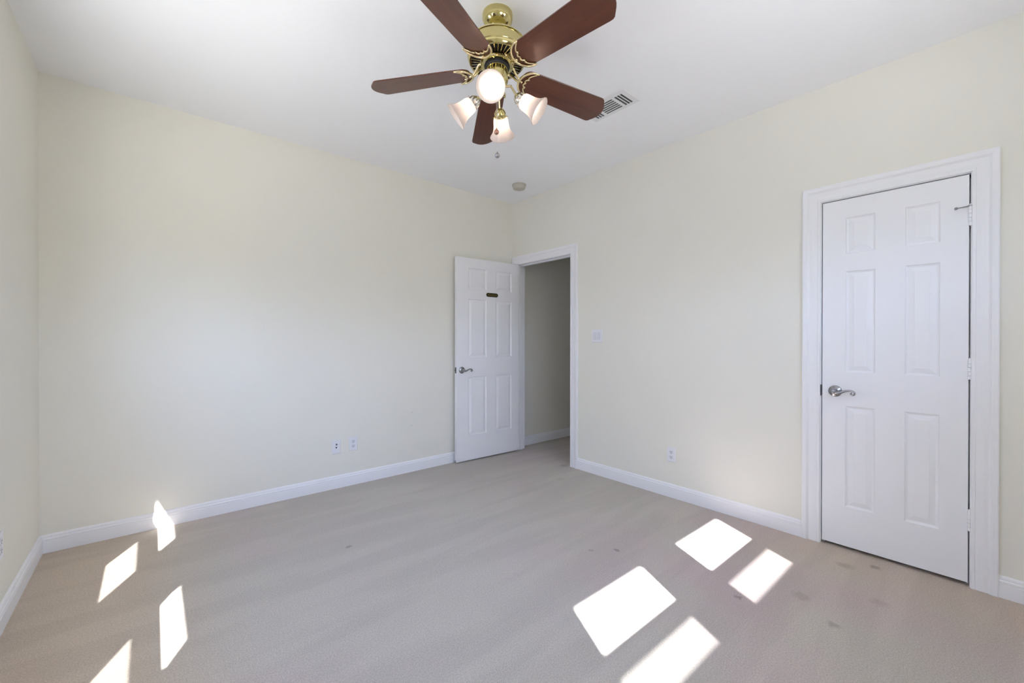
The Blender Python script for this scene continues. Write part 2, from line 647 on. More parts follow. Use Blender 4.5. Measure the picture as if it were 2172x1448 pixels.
# roof overhang outside, shades the tops of the windows
mb = MB()
EZ = 2.60
mb.box(GX - 0.586, YR - 3.0, EZ, XL - 0.085, 1.0, EZ + 0.12)
mb.box(GX - 0.586, GY - 0.665, EZ, 1.0, YR - 0.085, EZ + 0.12)
struct(mb, 'roof', M['trim'], 'white roof overhang above the windows outside', 'roof')

# unseen block added beyond the left windows to cut their sky light
M['matte'] = simple('pale_sky_blocker', (0.44, 0.46, 0.50), 0.9, noise=0.08, nscale=12)
struct(MB().box(-9.5, -5.5, -0.3, -7.2, 9.0, 3.4), 'sky_blocker', M['matte'], 'pale grey stucco block, unseen, added outside the left windows to cut sky light', 'wall')


# ------------------------------------------------------------------ windows
def window(name, place, a, b, zz, label, pdir):
    """place(a, d, z): d metres behind the room face"""
    root = empty(name, place((a + b) / 2, 0.05, zz[0][0]), label, 'window', None, 'structure')
    (l0, l1), (u0, u1) = zz
    o0, o1, ob, ot = a - mg, b + mg, l0 - 0.20, u1 + 0.06

    def bx(mb, a0, a1, d0, d1, z0, z1):
        p, q = place(a0, d0, z0), place(a1, d1, z1)
        mb.box(*p, *q)
    fr = MB()
    bx(fr, o0, a, 0.040, 0.060, ob, ot)
    bx(fr, b, o1, 0.040, 0.060, ob, ot)
    bx(fr, a, b, 0.040, 0.060, ob, l0)
    bx(fr, a, b, 0.040, 0.060, u1, ot)
    fr.build('window_frame', M['trim'], root)
    ms = MB()
    bx(ms, a, b, 0.044, 0.056, l1, u0)
    ms.build('meeting_rail', M['trim'], root)
    s = MB()
    bx(s, o0, o1, -0.03, 0.038, ob - 0.005, ob + 0.012)
    s.build('window_sill', M['trim'], root)
    for nm, z0, z1, d, mt in (('pane', u0, u1, 0.050, 'glass'), ('pane', l0, l1, 0.050, 'glass'), ('insect_screen', l0, l1, 0.0625, 'screen')):
        g = MB()
        if nm == 'pane':
            bx(g, a, b, d - 0.001, d + 0.001, z0, z1)
        else:
            bx(g, o0, o1, d - 0.001, d + 0.001, ob, l1 + 0.05)
        g.build(nm, M[mt], root)
    c = place((a + b) / 2, 0.075, (l0 + u1) / 2)
    portal('portal', c, pdir, b - a + 0.02, u1 - l0 + 0.02)


window('window_1', lambda a, d, z: (XL - d, a, z), *WIN_L[0], ZL, 'white window in the left wall nearer the corner', (1, 0, 0))
window('window_2', lambda a, d, z: (XL - d, a, z), *WIN_L[1], ZL, 'white window in the left wall beside the viewer', (1, 0, 0))
window('window_3', lambda a, d, z: (a, YR - d, z), *WIN_R[0], ZR, 'white window in the rear wall nearer the viewer', (0, 1, 0))
window('window_4', lambda a, d, z: (a, YR - d, z), *WIN_R[1], ZR, 'white window in the rear wall farther from the viewer', (0, 1, 0))


# ------------------------------------------------------------------ baseboards
BB = [(0.0, 0.0), (0.0155, 0.0), (0.0155, 0.066), (0.0135, 0.0685), (0.0150, 0.0715), (0.0150, 0.079), (0.0115, 0.083),
      (0.0095, 0.0855), (0.0105, 0.089), (0.0085, 0.0965), (0.0045, 0.1010), (0.0, 0.1025)]


def baseboard(name, place, a0, a1, m0, m1, label):
    """place(a, out, z); m0/m1 = how far the ends retreat per unit of thickness (mitre)"""
    mb = MB()
    n = len(BB)
    vs = [place(a0 + m0 * t, t, z) for t, z in BB] + [place(a1 - m1 * t, t, z) for t, z in BB]
    fs = [(i, (i + 1) % n, n + (i + 1) % n, n + i) for i in range(n)] + [tuple(range(n)), tuple(range(n, 2 * n))]
    mb.add(vs, fs)
    return struct(mb, name, M['trim'], label, 'baseboard')


CO, CI = 0.0905, 0.0        # casing width
EC = (ENT[0] - 0.005, ENT[1] + 0.004)      # inner edges of the entry casing
CC = (CLO[0] - 0.004, CLO[1] + 0.004)      # inner edges of the closet casing
baseboard('baseboard_back', lambda a, t, z: (a, -t, z), XL, -0.0, 1, 0, 'white moulded baseboard along the wall with two outlet plates')
baseboard('baseboard_left', lambda a, t, z: (XL + t, a, z), YR, 0, 1, 1, 'white baseboard running out of the picture at lower left')
baseboard('baseboard_right', lambda a, t, z: (-t, a, z), CC[1] + CO, EC[0] - CO, 0, 0, 'white baseboard between the doorway and the closet door')
baseboard('baseboard_right_end', lambda a, t, z: (-t, a, z), YR, CC[0] - CO, 1, 0, 'short white baseboard right of the closet door')
baseboard('baseboard_rear', lambda a, t, z: (a, YR + t, z), XL, 0, 1, 1, 'white baseboard behind the viewer')
baseboard('baseboard_hall', lambda a, t, z: (a, HY0 - t, z), WT, HX - 0.06, 0, 0, 'white baseboard in the hall seen through the doorway')

# ------------------------------------------------------------------ door casings and jambs
CAS = [(0.0, 0.0), (0.0, 0.0105), (0.0030, 0.0125), (0.0090, 0.0130), (0.0135, 0.0120), (0.0150, 0.0095), (0.0180, 0.0100),
       (0.0300, 0.0125), (0.0420, 0.0130), (0.0560, 0.0120), (0.0610, 0.0150), (0.0660, 0.0190), (0.0720, 0.0205), (0.0860, 0.0205),
       (0.0905, 0.0185), (0.0905, 0.0)]


def casing(name, lo, hi, top, opening, optop, hi_scale, label):
    mb = MB()
    n = len(CAS)
    vs = []
    for d, h in CAS:
        vs += [(-h, hi + d * hi_scale, 0), (-h, hi + d * hi_scale, top + d), (-h, lo - d, top + d), (-h, lo - d, 0)]
    fs = []
    for i in range(n - 1):
        for k in range(3):
            fs.append((i * 4 + k, i * 4 + k + 1, (i + 1) * 4 + k + 1, (i + 1) * 4 + k))
    fs.append(tuple(i * 4 for i in range(n)))
    fs.append(tuple(i * 4 + 3 for i in range(n)))
    mb.add(vs, fs)
    # jamb boards lining the opening, and stops
    o0, o1 = opening
    mb.box(-0.001, o1, 0, WT + 0.001, o1 + 0.017, optop + 0.017)
    mb.box(-0.001, o0 - 0.017, 0, WT + 0.001, o0, optop + 0.017)
    mb.box(-0.001, o0, optop, WT + 0.001, o1, optop + 0.017)
    s = 0.040
    mb.box(s, o1 - 0.011, 0, s + 0.034, o1, optop)
    mb.box(s, o0, 0, s + 0.034, o0 + 0.011, optop)
    mb.box(s, o0, optop - 0.011, s + 0.034, o1, optop)
    return struct(mb, name, M['trim'], label, 'door casing')


casing('trim_1', EC[0], EC[1], ENT_T + 0.002, ENT, ENT_T, 0.70, 'white moulded casing and jamb around the open doorway')
casing('trim_2', CC[0], CC[1], CLO_T + 0.003, CLO, CLO_T, 1.0, 'white moulded casing around the closed closet door')


# ------------------------------------------------------------------ six panel doors
def leaf_mesh(mb, place, w, h, th, us, zs):
    """place(u, n, z): u from the hinge edge, n = 0 on the front face, th at the back"""
    U = [0.0] + [x for p in us for x in p] + [w]
    Z = [0.0] + [x for p in zs for x in p] + [h]
    rings = [(0.0, 0.0), (0.004, 0.0060), (0.010, 0.0092), (0.014, 0.0092), (0.036, 0.0022), (0.0375, 0.0012)]
    for side in (0, 1):
        def P(u, d, z):
            return place(u, d if side == 0 else th - d, z)
        for i in range(len(U) - 1):
            for k in range(len(Z) - 1):
                a, b, c, d = U[i], U[i + 1], Z[k], Z[k + 1]
                if i % 2 == 1 and k % 2 == 1:
                    for (i0, d0), (i1, d1) in zip(rings, rings[1:]):
                        A = [P(a + i0, d0, c + i0), P(b - i0, d0, c + i0), P(b - i0, d0, d - i0), P(a + i0, d0, d - i0)]
                        B = [P(a + i1, d1, c + i1), P(b - i1, d1, c + i1), P(b - i1, d1, d - i1), P(a + i1, d1, d - i1)]
                        mb.add(A + B, [(j, (j + 1) % 4, 4 + (j + 1) % 4, 4 + j) for j in range(4)])
                    mb.add(B, [(0, 1, 2, 3)])
                else:
                    mb.add([P(a, 0, c), P(b, 0, c), P(b, 0, d), P(a, 0, d)], [(0, 1, 2, 3)])
    for k in range(len(Z) - 1):
        for u in (0, w):
            mb.add([place(u, 0, Z[k]), place(u, th, Z[k]), place(u, th, Z[k + 1]), place(u, 0, Z[k + 1])], [(0, 1, 2, 3)])
    for i in range(len(U) - 1):
        for z in (0, h):
            mb.add([place(U[i], 0, z), place(U[i], th, z), place(U[i + 1], th, z), place(U[i + 1], 0, z)], [(0, 1, 2, 3)])


def handle(parent, P, label, m, sgn):
    """lever handle: P(u, n, z) with n out of the door, lever runs towards +u*sgn"""
    root = empty('door_handle', P(0, 0, 0))
    root.parent = parent
    root.location = Vector(P(0, 0, 0)) - parent_loc(parent)
    tag(root, label)
    out = Vector(P(0, 1, 0)) - Vector(P(0, 0, 0))
    ro = MB()
    ro.lathe([(0.033, 0.0), (0.0335, 0.003), (0.032, 0.006), (0.027, 0.0085), (0.019, 0.011), (0.015, 0.014), (0.0145, 0.022)], P(0, 0, 0), out, 40)
    ro.build('rosette', m, root, smooth=True, auto=50)
    le = MB()
    le.lathe([(0.0125, 0.020), (0.0125, 0.046), (0.0115, 0.050), (0.009, 0.052)], P(0, 0, 0), out, 32)
    pts, rad = [], []
    path = [(0.0, 0.040, -0.002, 0.0098), (0.012, 0.042, -0.006, 0.0092), (0.026, 0.043, -0.0055, 0.0084), (0.042, 0.043, 0.001, 0.0073),
            (0.058, 0.043, 0.0080, 0.0066), (0.074, 0.043, 0.0105, 0.0060), (0.088, 0.043, 0.0080, 0.0056), (0.0965, 0.043, 0.0010, 0.0053),
            (0.0960, 0.043, -0.0085, 0.0050), (0.0885, 0.043, -0.0130, 0.0048), (0.0815, 0.043, -0.0090, 0.0046), (0.0825, 0.043, -0.0025, 0.0044), (0.0870, 0.043, -0.0020, 0.0040)]
    for u, n, z, r in path:
        pts.append(P(u * sgn, n, z))
        rad.append(r)
    # smooth the path
    sp, sr = [], []
    for i in range(len(pts) - 1):
        p0, p1, p2, p3 = (Vector(pts[max(i - 1, 0)]), Vector(pts[i]), Vector(pts[i + 1]), Vector(pts[min(i + 2, len(pts) - 1)]))
        for k in range(5):
            t = k / 5
            sp.append(0.5 * ((2 * p1) + (p2 - p0) * t + (2 * p0 - 5 * p1 + 4 * p2 - p3) * t * t + (3 * p1 - p0 - 3 * p2 + p3) * t ** 3))
            sr.append(rad[i] * (1 - t) + rad[i + 1] * t)
    sp.append(Vector(pts[-1]))
    sr.append(rad[-1])
    le.tube(sp, sr, 14)
    le.build('lever', m, root, smooth=True, auto=60)
    return root


def hinge(parent, loc, hh, m, label=None):
    x, y, z = loc
    h = MB()
    k = 5
    for i in range(k):
        z0 = z - hh / 2 + hh * i / k
        h.lathe([(0.0052, 0.0006), (0.0062, 0.0014), (0.0062, hh / k - 0.0014), (0.0052, hh / k - 0.0006)], (x, y, z0), (0, 0, 1), 18)
    h.lathe([(0.0045, 0), (0.0045, 0.004), (0.003, 0.007)], (x, y, z + hh / 2), (0, 0, 1), 16)
    h.box(x + 0.002, y - 0.0015, z - hh / 2, x + 0.03, y + 0.0015, z + hh / 2)
    return tag(h.build('hinge', m, parent, smooth=True), label)


ZP = [(0.229, 0.818), (1.014, 1.602), (1.705, 1.914)]     # panel heights above the leaf's bottom edge

# closet door, closed, hinged on the right
LB = 0.020
cl = empty('door_2', (0.018, (CLO[0] + CLO[1]) / 2, LB), 'closed white six-panel closet door with lever handle at its left edge', 'door', None, 'structure')
W2 = 0.5965
hy = CLO[0] + 0.0060
mb = MB()
leaf_mesh(mb, lambda u, n, z: (n, hy + u, LB + z), W2, CLO_T - 0.0060 - LB, 0.035, [(0.100, 0.232), (0.354, 0.486)], ZP)
mb.build('leaf', M['door'], cl)
handle(cl, lambda u, n, z: (-n, -2.9285 - u, 0.921 + z), 'satin nickel lever handle', M['nickel'], 1)
mb = MB()
mb.box(-0.0012, CLO[1] - 0.0035, 0.890, 0.026, CLO[1] + 0.0006, 0.952)
mb.box(-0.006, CLO[1] + 0.0005, 0.888, 0.0, CLO[1] + 0.0035, 0.954)
tag(mb.build('strike_plate', M['nickel_dark'], cl), 'dark metal strike plate at the latch')
for z in (1.838, 1.076, 0.329):
    hinge(cl, (-0.0055, CLO[0] + 0.0015, z), 0.100, M['door'], 'white painted hinge')
st = MB()
st.tube([(-0.0055, CLO[0] + 0.0015, 1.886), (-0.013, CLO[0] + 0.012, 1.882), (-0.050, CLO[0] + 0.046, 1.872)], [0.0036, 0.0036, 0.0028], 10)
st.lathe([(0.008, 0), (0.008, 0.007)], (-0.0055, CLO[0] + 0.0015, 1.8825), (0, 0, 1), 18)
so = tag(st.build('hinge_pin_stop', M['steel'], cl, smooth=True), 'metal door stop arm on the top hinge')
st = MB()
st.lathe([(0.004, 0), (0.0065, 0.002), (0.0065, 0.007), (0.004, 0.009)], (-0.0490, CLO[0] + 0.0450, 1.8722), (-0.74, 0.67, -0.2), 16)
st.build('rubber_tip', M['rubber'], so, smooth=True)

# entry door, swung open against the back wall
OP = math.radians(92.0)
PIN = Vector((-0.012, -0.078, 0.0))
W1, TH1 = 0.787, 0.035
UD = Vector((-math.sin(OP), -math.cos(OP) * 1.0, 0))   # along the leaf, away from the hinge
ND = Vector((-UD.y, UD.x, 0))
if ND.y > 0:
    ND = -ND                                            # faces the room
LB1 = 0.032


def PD(u, n, z):        # n = 0 on the visible face, grows towards the back wall
    q = PIN + UD * u - ND * n + ND * TH1
    return (q.x, q.y, z)


ed = empty('door_1', PD(W1 / 2, TH1 / 2, LB1), 'open white six-panel door standing against the back wall', 'door', None, 'structure')
mb = MB()
leaf_mesh(mb, lambda u, n, z: PD(u, n, LB1 + z), W1, 2.046 - LB1, TH1, [(0.098, 0.310), (0.428, 0.652)], ZP)
mb.build('leaf', M['door'], ed)
HU = W1 - 0.058
handle(ed, lambda u, n, z: PD(HU - u, -n, 0.922 + z), 'satin nickel lever handle', M['nickel'], 1)
handle(ed, lambda u, n, z: PD(HU - u, TH1 + n * 0.75, 0.922 + z), 'satin nickel lever on the far side of the open door', M['nickel'], 1)
mb = MB()
a, b_, c_, d_ = PD(W1 + 0.0012, 0.006, 0.893), PD(W1 - 0.004, 0.006, 0.893), PD(W1 - 0.004, 0.030, 0.893), PD(W1 + 0.0012, 0.030, 0.893)
mb.add([a, b_, c_, d_] + [(*q[:2], 0.951) for q in (a, b_, c_, d_)], [(0, 1, 2, 3), (4, 5, 6, 7), (0, 1, 5, 4), (1, 2, 6, 5), (2, 3, 7, 6), (3, 0, 4, 7)])
q0, q1 = Vector(PD(W1, 0.018, 0.922)), Vector(PD(W1 + 0.011, 0.018, 0.922))
mb.tube([q0, q1], [0.008, 0.006], 12)
tag(mb.build('latch_plate', M['nickel_dark'], ed), 'dark metal latch plate on the door edge')


def capsule(w, h, n=10):
    r = h / 2
    pts = []
    for i in range(n + 1):
        t = -PI / 2 + PI * i / n
        pts.append((w / 2 - r + r * math.cos(t), r * math.sin(t)))
    for i in range(n + 1):
        t = PI / 2 + PI * i / n
        pts.append((-w / 2 + r + r * math.cos(t), r * math.sin(t)))
    return pts


PU, PZ = 0.358, 1.690
xf = lambda p: Vector(PD(PU - p.x, -p.z, PZ + p.y))
mb = MB(xf).prism(capsule(0.150, 0.040), 0.0, 0.004, 0.001)
pl = tag(mb.build('door_plaque', M['brass_rim'], ed), 'small dark brass plaque with rounded ends')
mb = MB(xf).prism(capsule(0.132, 0.024), 0.0035, 0.0052, 0.0006)
mb.build('plaque_face', M['brass_old'], pl)
mb = MB()
s0, s1, s2, s3 = PD(0.02, 0.004, 0), PD(W1 - 0.002, 0.004, 0), PD(W1 - 0.002, 0.012, 0), PD(0.02, 0.012, 0)
mb.add([(*q[:2], 0.013) for q in (s0, s1, s2, s3)] + [(*q[:2], LB1 + 0.001) for q in (s0, s1, s2, s3)],
       [(0, 1, 2, 3), (4, 5, 6, 7), (0, 1, 5, 4), (1, 2, 6, 5), (2, 3, 7, 6), (3, 0, 4, 7)])
tag(mb.build('door_sweep', M['trim'], ed), 'thin white sweep strip under the leaf')
for z in (1.84, 1.08, 0.33):
    hinge(ed, (PIN.x - 0.002, PIN.y + 0.002, z), 0.09, M['door'])


# ------------------------------------------------------------------ plates on the walls
def wall_xf(origin, right, out):
    O, R_, N_ = Vector(origin), Vector(right), Vector(out)
    U_ = Vector((0, 0, 1))
    return lambda p: O + R_ * p.x + U_ * p.y + N_ * p.z


def rrect(w, h, r=0.003, n=4, cx=0.0, cy=0.0):
    pts = []
    for sx, sy, a0 in ((1, -1, -PI / 2), (1, 1, 0), (-1, 1, PI / 2), (-1, -1, PI)):
        for i in range(n + 1):
            t = a0 + PI / 2 * i / n
            pts.append((cx + sx * (w / 2 - r) + r * math.cos(t), cy + sy * (h / 2 - r) + r * math.sin(t)))
    return pts


def circ(r, cx=0, cy=0, n=20):
    return [(cx + r * math.cos(2 * PI * i / n), cy + r * math.sin(2 * PI * i / n)) for i in range(n)]


def outlet(origin, right, out, label, group=None):
    root = empty('power_outlet', origin, label, 'outlet', group)
    xf = wall_xf(origin, right, out)
    MB(xf).prism(rrect(0.070, 0.114, 0.003), 0.0, 0.006, 0.0022).build('cover_plate', M['plastic'], root)
    for cy in (0.0195, -0.0195):
        pts = [(max(-0.0165, min(0.0165, x)), y) for x, y in circ(0.0172, 0, cy, 28)]
        pts = [(x, max(cy - 0.014, min(cy + 0.014, y))) for x, y in pts]
        clean = []
        for p in pts:
            if not clean or (abs(p[0] - clean[-1][0]) + abs(p[1] - clean[-1][1])) > 1e-5:
                clean.append(p)
        r = MB(xf).prism(clean, 0.0055, 0.0075).build('receptacle', M['plastic_edge'], root)
        s = MB(xf)
        s.prism(rrect(0.0026, 0.0085, 0.0006, 2, -0.0063, cy + 0.0035), 0.0072, 0.0079)
        s.prism(rrect(0.0024, 0.0070, 0.0006, 2, 0.0063, cy + 0.0035), 0.0072, 0.0079)
        s.prism(circ(0.0027, 0.0, cy - 0.0075, 14), 0.0072, 0.0079)
        tag(s.build('slots', M['dark'], r), 'dark plug slots')
    MB(xf).prism(circ(0.0028, 0, 0, 14), 0.0058, 0.0070).build('screw', M['plastic_edge'], root)
    return root


outlet((-1.781, 0.0, 0.3445), (1, 0, 0), (0, -1, 0), 'white duplex outlet right of the cable plate on the back wall')
outlet((0.0, -1.899, 0.3305), (0, -1, 0), (-1, 0, 0), 'white duplex outlet low on the wall between doorway and closet')
outlet((XL, -0.824, 0.350), (0, 1, 0), (1, 0, 0), 'white duplex outlet cut off at the left edge of the picture')

root = empty('cable_outlet', (-1.921, 0.0, 0.3405), 'white cable jack plate with two dark holes on the back wall', 'outlet')
xf = wall_xf((-1.921, 0.0, 0.3405), (1, 0, 0), (0, -1, 0))
MB(xf).prism(rrect(0.070, 0.114, 0.003), 0.0, 0.006, 0.0022).build('cover_plate', M['plastic'], root)
j = MB(xf).prism(circ(0.0062, 0.002, 0.020, 6), 0.0055, 0.011).prism(circ(0.0046, 0.002, 0.020, 16), 0.011, 0.017)
tag(j.build('coax_jack', M['nickel_dark'], root), 'grey metal threaded jack')
tag(MB(xf).prism(circ(0.0062, 0.001, -0.007, 20), 0.0055, 0.0068).build('jack_hole', M['dark'], root), 'round black hole')
for cy in (0.043, -0.043):
    MB(xf).prism(circ(0.0026, 0, cy, 12), 0.0058, 0.0068).build('screw', M['plastic_edge'], root)

so_ = (0.0, -1.176, 1.2580)
root = empty('light_switch', so_, 'white double rocker light switch right of the doorway', 'light switch')
xf = wall_xf(so_, (0, -1, 0), (-1, 0, 0))
MB(xf).prism(rrect(0.117, 0.116, 0.003), 0.0, 0.006, 0.0024).build('cover_plate', M['plastic'], root)
for cx, tilt in ((-0.0235, 1), (0.0235, 1)):
    r = MB(xf)
    r.prism(rrect(0.036, 0.070, 0.002, 3, cx, 0), 0.0054, 0.0066)
    x0, x1 = cx - 0.0162, cx + 0.0162
    y0, y1 = -0.033, 0.033
    r.add([(x0, y0, 0.0062), (x1, y0, 0.0062), (x1, y1, 0.0062), (x0, y1, 0.0062),
           (x0, y0, 0.0125), (x1, y0, 0.0125), (x1, 0.0, 0.0080), (x0, 0.0, 0.0080), (x1, y1, 0.0070), (x0, y1, 0.0070)],
          [(0, 1, 2, 3), (4, 5, 6, 7), (7, 6, 8, 9), (0, 1, 5, 4), (3, 2, 8, 9), (0, 4, 7, 9, 3), (1, 5, 6, 8, 2)])
    r.build('rocker', M['plastic_edge'], root)

# two little nails left in the back wall
for z, lab in ((0.549, 'upper of two tiny dark nails in the back wall left of the open door'),
               (0.427, 'lower of two tiny dark nails in the back wall left of the open door')):
    n_ = MB()
    n_.lathe([(0.0012, -0.0005), (0.0012, 0.003), (0.0028, 0.0032), (0.0030, 0.0042), (0.0022, 0.0048)], (-1.239, 0.0, z), (0, -1, 0), 14)
    tag(n_.build('wall_nail', M['steel'], smooth=True, origin=(-1.239, 0.0, z)), lab, 'nail', 'nails in the back wall')

# ------------------------------------------------------------------ smoke detector
SD = (-0.337, -0.485, H)
root = empty('smoke_detector', SD, 'round ivory smoke detector on the ceiling near the corner', 'smoke detector')
MB().lathe([(0.069, 0.0), (0.070, 0.004), (0.069, 0.010), (0.066, 0.012)], SD, (0, 0, -1), 48).build('base_plate', M['detector'], root, smooth=True)
MB().lathe([(0.0635, 0.011), (0.0635, 0.016), (0.0605, 0.034), (0.056, 0.042), (0.046, 0.046), (0.020, 0.047)], SD, (0, 0, -1), 48).build('cover', M['detector'], root, smooth=True)
MB().lathe([(0.006, 0.046), (0.006, 0.049), (0.004, 0.050)], (SD[0] - 0.02, SD[1] - 0.01, SD[2]), (0, 0, -1), 20).build('test_button', M['detector'], root, smooth=True)

# ------------------------------------------------------------------ ceiling register
VX0, VX1, VY0, VY1 = -0.912, -0.712, -2.080, -1.720
root = empty('ceiling_vent', ((VX0 + VX1) / 2, (VY0 + VY1) / 2, H), 'white louvred ceiling vent beside the fan blade', 'vent')
MB().box(VX0 + 0.03, VY0 + 0.035, H - 0.0015, VX1 - 0.02, VY1 - 0.035, H).build('duct_opening', M['duct'], root)
holes = []
sx0, sx1 = -0.872, -0.741
for y in (-2.0370, -2.0170, -1.9965):
    holes.append((sx0, sx1, y, y + 0.0150))
for y in (-1.7755, -1.7960, -1.8165):
    holes.append((sx0, sx1, y, y + 0.0150))
x = sx0
nmid = 6
st_ = (sx1 - sx0) / nmid
for i in range(nmid):
    holes.append((sx0 + i * st_ + 0.002, sx0 + i * st_ + 0.0180, -1.9620, -1.8380))
mb = MB()
wall_mesh(mb, lambda a, d, z: (a, z, H - 0.0045 + d * 1.0), VX0 + 0.012, VX1 - 0.012, VY0 + 0.012, VY1 - 0.012, 0.0030, holes)
# sloping rim down from the ceiling
ri = [(VX0, VY0), (VX1, VY0), (VX1, VY1), (VX0, VY1)]
rj = [(VX0 + 0.012, VY0 + 0.012), (VX1 - 0.012, VY0 + 0.012), (VX1 - 0.012, VY1 - 0.012), (VX0 + 0.012, VY1 - 0.012)]
mb.add([(*p, H) for p in ri] + [(*p, H - 0.0045) for p in rj], [(i, (i + 1) % 4, 4 + (i + 1) % 4, 4 + i) for i in range(4)])
mb.build('grille', M['vent'], root)
lv = MB()
for i in range(nmid):
    xx = sx0 + i * st_
    lv.add([(xx + 0.002, -1.962, H - 0.0042), (xx + 0.008, -1.962, H - 0.0015), (xx + 0.008, -1.838, H - 0.0015), (xx + 0.002, -1.838, H - 0.0042),
            (xx + 0.003, -1.962, H - 0.0042), (xx + 0.009, -1.962, H - 0.0015), (xx + 0.009, -1.838, H - 0.0015), (xx + 0.003, -1.838, H - 0.0042)],
           [(0, 1, 2, 3), (4, 5, 6, 7), (0, 1, 5, 4), (1, 2, 6, 5), (2, 3, 7, 6), (3, 0, 4, 7)])
lv.build('louvres', M['steel'], root)

# ------------------------------------------------------------------ ceiling fan
FC = Vector((-1.8418, -2.0253, 2.4747))      # centre of the blade plane
TX, TY = -0.0313, -0.0413                    # the fan hangs a little out of true


def ft(p):
    d = Vector(p)
    return Vector((FC.x + d.x - TX * d.z, FC.y + d.y - TY * d.z, FC.z + d.z + TX * d.x + TY * d.y))


CAN = (-1.838, -2.024, H)
fan = empty('ceiling_fan', CAN, 'brass ceiling fan with five mahogany blades and four lit frosted shades', 'ceiling fan')
MB().lathe([(0.071, 0.0), (0.0715, 0.006), (0.071, 0.020), (0.067, 0.034), (0.058, 0.047), (0.045, 0.056), (0.036, 0.060), (0.034, 0.066), (0.030, 0.070)],
           CAN, (0, 0, -1), 56).build('canopy', M['brass'], fan, smooth=True, auto=60)
zf = lambda z: z - FC.z
MB(ft).lathe([(0.030, zf(2.600)), (0.030, zf(2.690))], (0, 0, 0), (0, 0, 1), 32).build('downrod', M['brass'], fan, smooth=True)
hs = MB(ft)
hs.lathe([(0.028, zf(2.606)), (0.085, zf(2.606)), (0.120, zf(2.604)), (0.1350, zf(2.600)), (0.1390, zf(2.594)), (0.1385, zf(2.591)), (0.1345, zf(2.590)),
          (0.1350, zf(2.550)), (0.1385, zf(2.547)), (0.1390, zf(2.542)), (0.1365, zf(2.538)), (0.1360, zf(2.534)), (0.1330, zf(2.525)), (0.1280, zf(2.5195)), (0.1210, zf(2.518)),
          (0.1210, zf(2.528)), (0.03, zf(2.528))], (0, 0, 0), (0, 0, 1), 72)
hs.build('motor_housing', M['brass'], fan, smooth=True, auto=35)
MB(ft).lathe([(0.1205, zf(2.5265)), (0.02, zf(2.5265))], (0, 0, 0), (0, 0, 1), 48, False, True).build('motor_recess', M['dark'], fan)
gr = MB(ft)
NR = 40
for i in range(NR):
    th = 2 * PI * i / NR
    c, s = math.cos(th), math.sin(th)
    for (ra, rb, wa, wb_) in ((0.076, 0.1215, 0.0012, 0.0019),):
        z0, z1 = zf(2.5165), zf(2.5195)
        q = [(ra, -wa), (rb, -wb_), (rb, wb_), (ra, wa)]
        v = [(c * a_ - s * b2, s * a_ + c * b2, z) for z in (z0, z1) for a_, b2 in q]
        gr.add(v, [(0, 1, 2, 3), (4, 5, 6, 7), (0, 1, 5, 4), (1, 2, 6, 5), (2, 3, 7, 6), (3, 0, 4, 7)])
gr.lathe([(0.068, zf(2.5195)), (0.079, zf(2.5195)), (0.079, zf(2.516)), (0.068, zf(2.516)), (0.068, zf(2.5195))], (0, 0, 0), (0, 0, 1), 56, False, False)
gr.build('vent_grille', M['brass_light'], fan)
fl = MB(ft)
fl.lathe([(0.058, zf(2.512)), (0.074, zf(2.512)), (0.0765, zf(2.509)), (0.0765, zf(2.503)), (0.073, zf(2.500)), (0.060, zf(2.500)), (0.058, zf(2.502)), (0.058, zf(2.512))],
         (0, 0, 0), (0, 0, 1), 56, False, False)
for k in range(5):
    th = math.radians(-13.0 + 72 * k + 36)
    for dth in (-0.35, 0.35):
        fl.lathe([(0.0035, 0), (0.0035, 0.003)], (0.067 * math.cos(th + dth), 0.067 * math.sin(th + dth), zf(2.5005)), (0, 0, -1), 12)
fl.build('flywheel', M['brass'], fan, smooth=True)
MB(ft).lathe([(0.057, zf(2.520)), (0.057, zf(2.492)), (0.048, zf(2.484))], (0, 0, 0), (0, 0, 1), 48).build('motor_core', M['dark'], fan, smooth=True)
MB(ft).lathe([(0.020, zf(2.489)), (0.0465, zf(2.489)), (0.0495, zf(2.486)), (0.0495, zf(2.446)), (0.0520, zf(2.444)), (0.0525, zf(2.436)), (0.0500, zf(2.433)), (0.0500, zf(2.424)),
              (0.0440, zf(2.412)), (0.0300, zf(2.402)), (0.0160, zf(2.396)), (0.0080, zf(2.388)), (0.0050, zf(2.384))], (0, 0, 0), (0, 0, 1), 56).build('switch_housing', M['brass'], fan, smooth=True, auto=35)

# blades
PH = 0.2347
DR = 0.0443


def blade_xf(k):
    a = -0.2267 + k * 2 * PI / 5
    d = Vector((math.cos(a), math.sin(a), 0))
    nn = Vector((-math.sin(a), math.cos(a), 0))
    sd = -nn * math.cos(PH) + Vector((0, 0, 1)) * math.sin(PH)
    tn = d.cross(sd)
    if tn.z < 0:
        tn = -tn

    def f(p):       # p.x along the blade, p.y across, p.z above the mid plane
        return ft(d * p.x + sd * p.y + tn * p.z + Vector((0, 0, -DR * (p.x - 0.15))))
    return f


def hw(r):
    return 0.0652 + (0.0792 - 0.0652) * (r - 0.2) / 0.45


